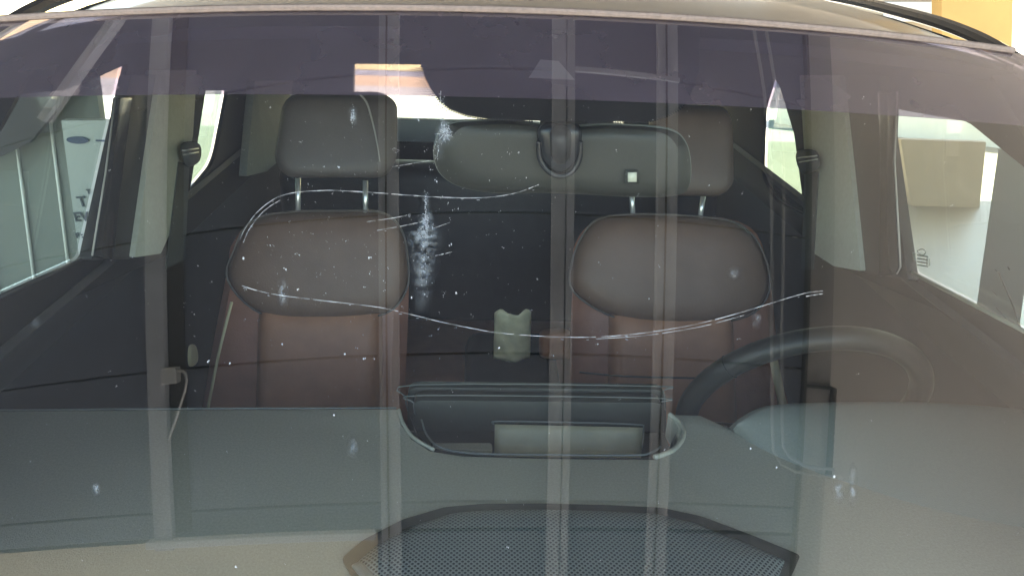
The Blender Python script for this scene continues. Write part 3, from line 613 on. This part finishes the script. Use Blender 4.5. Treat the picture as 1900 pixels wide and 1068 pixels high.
# ceramic print behind the mirror
fl = [(781, 8), (781, 118), (788, 140), (800, 163), (815, 184), (835, 200), (865, 211), (900, 217), (990, 221)]
fr_ = [(1090, 223), (1180, 222), (1212, 220), (1240, 211), (1262, 199), (1277, 180), (1290, 150), (1298, 120), (1300, 42)]
fo = [wsxs(*p) for p in fl + fr_]
bm = bmesh.new(); cx, cs = .06, .93; rings = []
for k in range(10):
    r = 1 - k / 10; rings.append([bm.verts.new((lambda X, s: ws(X, s) + wsn(X, s) * NI)(cx + (X - cx) * r, cs + (s - cs) * r)) for X, s in fo])
ctr = bm.verts.new(ws(cx, cs) + wsn(cx, cs) * NI); N = len(fo)
for k in range(9):
    for i in range(N): bm.faces.new((rings[k][i], rings[k][(i + 1) % N], rings[k + 1][(i + 1) % N], rings[k + 1][i]))
for i in range(N): bm.faces.new((rings[9][i], rings[9][(i + 1) % N], ctr))
# fringe of dots along the border, shrinking outwards
def fringe(path, rows, pitch):
    P = [Vector((*wsxs(*p), 0)) for p in path]; fine = []
    L = [0]; Q = [Vector((*p, 0)) for p in path]
    for i in range(1, len(Q)): L.append(L[-1] + (Q[i] - Q[i - 1]).length)
    n = int(L[-1] / pitch)
    for k in range(n):
        d = (k + .5) * pitch; i = max(j for j in range(len(L) - 1) if L[j] <= d); t = (d - L[i]) / (L[i + 1] - L[i])
        p = Q[i].lerp(Q[i + 1], t); tg = (Q[i + 1] - Q[i]).normalized(); nr = Vector((tg.y, -tg.x, 0))
        nr = -nr if (p + nr * 10 - Vector((1040, 60, 0))).length < (p - Vector((1040, 60, 0))).length else nr
        rn = rows(d / L[-1])
        for j in range(int(rn)):
            q = p + nr * (1.6 + j * 4.4) + tg * (pitch * .5 if j % 2 else 0); rr = .00145 * (1 - .75 * j / max(rn, 1))
            X, s = wsxs(q.x, q.y); c = ws(X, s); nn_ = wsn(X, s); a = nn_.orthogonal().normalized(); b = nn_.cross(a)
            vs = [bm.verts.new(c + nn_ * NI + rr * (math.cos(m_ * math.pi / 3) * a + math.sin(m_ * math.pi / 3) * b)) for m_ in range(6)]
            bm.faces.new(vs)
fringe(fl[1:], lambda t: 10 - 8.5 * min(1, t / .55), 4.6)
fringe(fr_[:-1], lambda t: 1.5, 4.6)
me = D.meshes.new('m'); bm.to_mesh(me); bm.free(); part_('ceramic_print', me, 'frit', False)
def onglass(pts, off): return [W(*p, off) for p in pts]
cwm = bmesh.new(); cv = [cwm.verts.new(p) for p in onglass([(1003, 109), (1037, 112), (1067, 147), (981, 143)], -.0012)]; cwm.faces.new(cv); me = D.meshes.new('m'); cwm.to_mesh(me); cwm.free()
part_('camera_window', me, 'camwin', False)
# cracks
def flake(bm, px, py, ln, wd, ang, off=.0009):
    v = []
    for k in range(6):
        t = k * math.pi / 3 + random.uniform(-.3, .3); x = ln * math.cos(t) * random.uniform(.6, 1.1); y = wd * math.sin(t) * random.uniform(.6, 1.1)
        v.append(bm.verts.new(W(px + x * math.cos(ang) - y * math.sin(ang), py + x * math.sin(ang) + y * math.cos(ang), off)))
    bm.faces.new(v)
def crack(pts, r, off=.0006, n=14, name='crack'):
    P = catmull([Vector((*p, 0)) for p in pts], n, False); ms = []; k = 0
    jit = [Vector((random.gauss(0, .06), random.gauss(0, .08), 0)) for _ in P]; P = [p + q for p, q in zip(P, jit)]
    while k < len(P) - 2:
        m_ = random.randint(5, 22); seg = P[k:k + m_]
        if len(seg) > 2:
            ph = random.random() * 9; st = random.uniform(.55, 1.15)
            ms.append(tube([W(p.x, p.y, off) for p in seg], lambda t: r * st * (.45 + .35 * math.sin(t * 7 + ph) + .2 * math.sin(t * 23 + ph)) + 5e-5, 5))
        k += m_ - (1 if random.random() < .7 else 0) + (1 if random.random() < .15 else 0)
    bmg = bmesh.new()
    for _ in range(len(P) // 26):
        q = random.choice(P); d = random.uniform(2, 5); flake(bmg, q.x + random.gauss(0, 2), q.y + d, random.uniform(1.5, 5), .45, random.gauss(.08, .12), .0007)  # pale flakes beside the crack painted in as its glints
    me = D.meshes.new('m'); bmg.to_mesh(me); bmg.free(); ms.append(me)
    return part_(name, joinm(*ms), 'crack')
crack([(445, 446), (458, 420), (484, 388), (528, 362), (600, 354), (680, 357), (760, 363), (830, 367), (900, 367), (955, 359), (1000, 343)], .00028)
crack([(452, 450), (464, 424), (490, 392), (520, 372)], .00024)
crack([(448, 530), (480, 540), (520, 548), (600, 558), (700, 570), (760, 583), (830, 600), (880, 610), (920, 617), (990, 623), (1060, 626), (1130, 624), (1200, 617), (1280, 604), (1360, 584), (1430, 563), (1490, 545), (1526, 540)], .00028)
crack([(1105, 629), (1200, 622), (1300, 606), (1380, 585)], .00024)
crack([(1495, 550), (1526, 545)], .0003)
crack([(680, 412), (735, 404), (762, 398)], .00022); crack([(728, 310), (765, 304), (800, 298)], .00022); crack([(802, 425), (835, 413)], .00022); crack([(808, 475), (838, 468)], .00024)
crack([(700, 428), (745, 420), (775, 414)], .00024)
crack([(818, 170), (818, 200), (825, 235)], .0003)
# impact stars, powdered glass and dried specks
def fin(bm): me = D.meshes.new('m'); bm.to_mesh(me); bm.free(); return me
bm = bmesh.new()
for cx_, cy_, sx, sy, n in ((790, 412, 2.6, 9, 130), (790, 385, 1.2, 14, 50), (782, 425, 10, 9, 10), (786, 470, 8, 40, 30), (826, 246, 5, 7, 90), (820, 215, 4, 18, 60), (654, 218, 2, 9, 40), (812, 272, 3, 16, 30), (733, 280, 4, 3, 14)):
    for _ in range(n):
        px, py = random.gauss(cx_, sx), random.gauss(cy_, sy); a = math.atan2(py - cy_, px - cx_)
        flake(bm, px, py, random.uniform(.4, 1.7), random.uniform(.3, .8), a if random.random() < .25 else random.gauss(1.57, .3))
for k in range(16):
    a = random.uniform(0, 2 * math.pi); r = random.uniform(6, 24); flake(bm, 826 + r * .5 * math.cos(a), 248 + r * .5 * math.sin(a), r * .5, .5, a)
for k in range(6):
    a = random.uniform(0, 2 * math.pi); r = random.uniform(5, 12); flake(bm, 789 + r * .5 * math.cos(a), 410 + r * .5 * math.sin(a), r * .5, .45, a)
tag(part_('impact_chip', fin(bm), 'crack', False), kind='stuff')
def stain(x0, x1, y0, y1, blobs, step=2.0):
    """thin film of powdered glass: how thick it lies is stored per vertex"""
    nx, ny = int((x1 - x0) / step), int((y1 - y0) / step)
    me = grid(lambda u, v: W(x0 + (x1 - x0) * u, y0 + (y1 - y0) * v, .0005), nx, ny)
    at = me.color_attributes.new('film', 'FLOAT_COLOR', 'POINT'); keep = set()
    for i in range(nx + 1):
        for j in range(ny + 1):
            x, y = x0 + (x1 - x0) * i / nx, y0 + (y1 - y0) * j / ny
            a = min(1, -.02 + sum(w_ * math.exp(-((x - cx_) / sx) ** 2 - ((y - cy_) / sy) ** 2) for cx_, cy_, sx, sy, w_ in blobs))
            a = max(0, a); at.data[i * (ny + 1) + j].color = (a, a, a, 1)
            if a > 0: keep.add(i * (ny + 1) + j)
    bs_ = bmesh.new(); bs_.from_mesh(me); bs_.verts.ensure_lookup_table()
    bmesh.ops.delete(bs_, geom=[f for f in bs_.faces if not any(q.index in keep for q in f.verts)], context='FACES'); bs_.to_mesh(me); bs_.free()
    return tag(part_('powdered_glass', me, 'smear'), kind='stuff')
stain(740, 850, 350, 610, [(790, 412, 9, 16, 1.2), (788, 440, 22, 16, .7), (786, 480, 17, 34, .55), (784, 530, 12, 40, .35), (790, 375, 5, 16, .5)])
stain(795, 850, 180, 300, [(826, 248, 10, 12, 1.1), (820, 215, 5, 26, .5), (815, 275, 6, 18, .4)])
stain(630, 680, 180, 240, [(655, 215, 5, 12, .8)]); stain(495, 555, 480, 605, [(525, 545, 6, 18, .6)])
stain(1525, 1615, 830, 970, [(1556, 908, 6, 14, .55), (1582, 900, 4, 22, .65)]); stain(1325, 1400, 475, 545, [(1362, 508, 8, 8, .35)])
stain(620, 690, 780, 880, [(655, 828, 7, 14, .3)]); stain(50, 85, 580, 615, [(65, 596, 7, 7, .6)]); stain(170, 195, 895, 925, [(179, 907, 5, 7, .7)]); stain(1395, 1420, 560, 620, [(1402, 592, 7, 10, .5)])
bm = bmesh.new()
for _ in range(680):
    px, py = random.uniform(5, 1895), random.uniform(180, 1060)
    if random.random() < .55: px = random.gauss(720, 190); py = random.gauss(420, 170)
    if px < 5 or px > 1890 or py < 180 or py > 1060: continue
    if px > 1450 and random.random() < .7: continue
    z = random.random(); ln = .45 + 1.0 * z ** 4 + (1.3 if z > .975 else 0)
    flake(bm, px, py, ln, ln * random.uniform(.35, .8), random.gauss(1.75, .5))
    if z > .8: flake(bm, px + random.uniform(-4, 4), py + random.uniform(-4, 4), ln * .6, ln * .4, random.uniform(0, 3))
for p in ((452, 480, 3), (1392, 832, 2.6), (1440, 867, 2), (524, 639, 2.4), (640, 657, 2.2), (1547, 884, 3), (620, 770, 2), (926, 646, 2.6)):
    flake(bm, p[0], p[1], p[2], p[2] * .8, 1.6)
tag(part_('dried_speck', fin(bm), 'dust', False), kind='stuff')
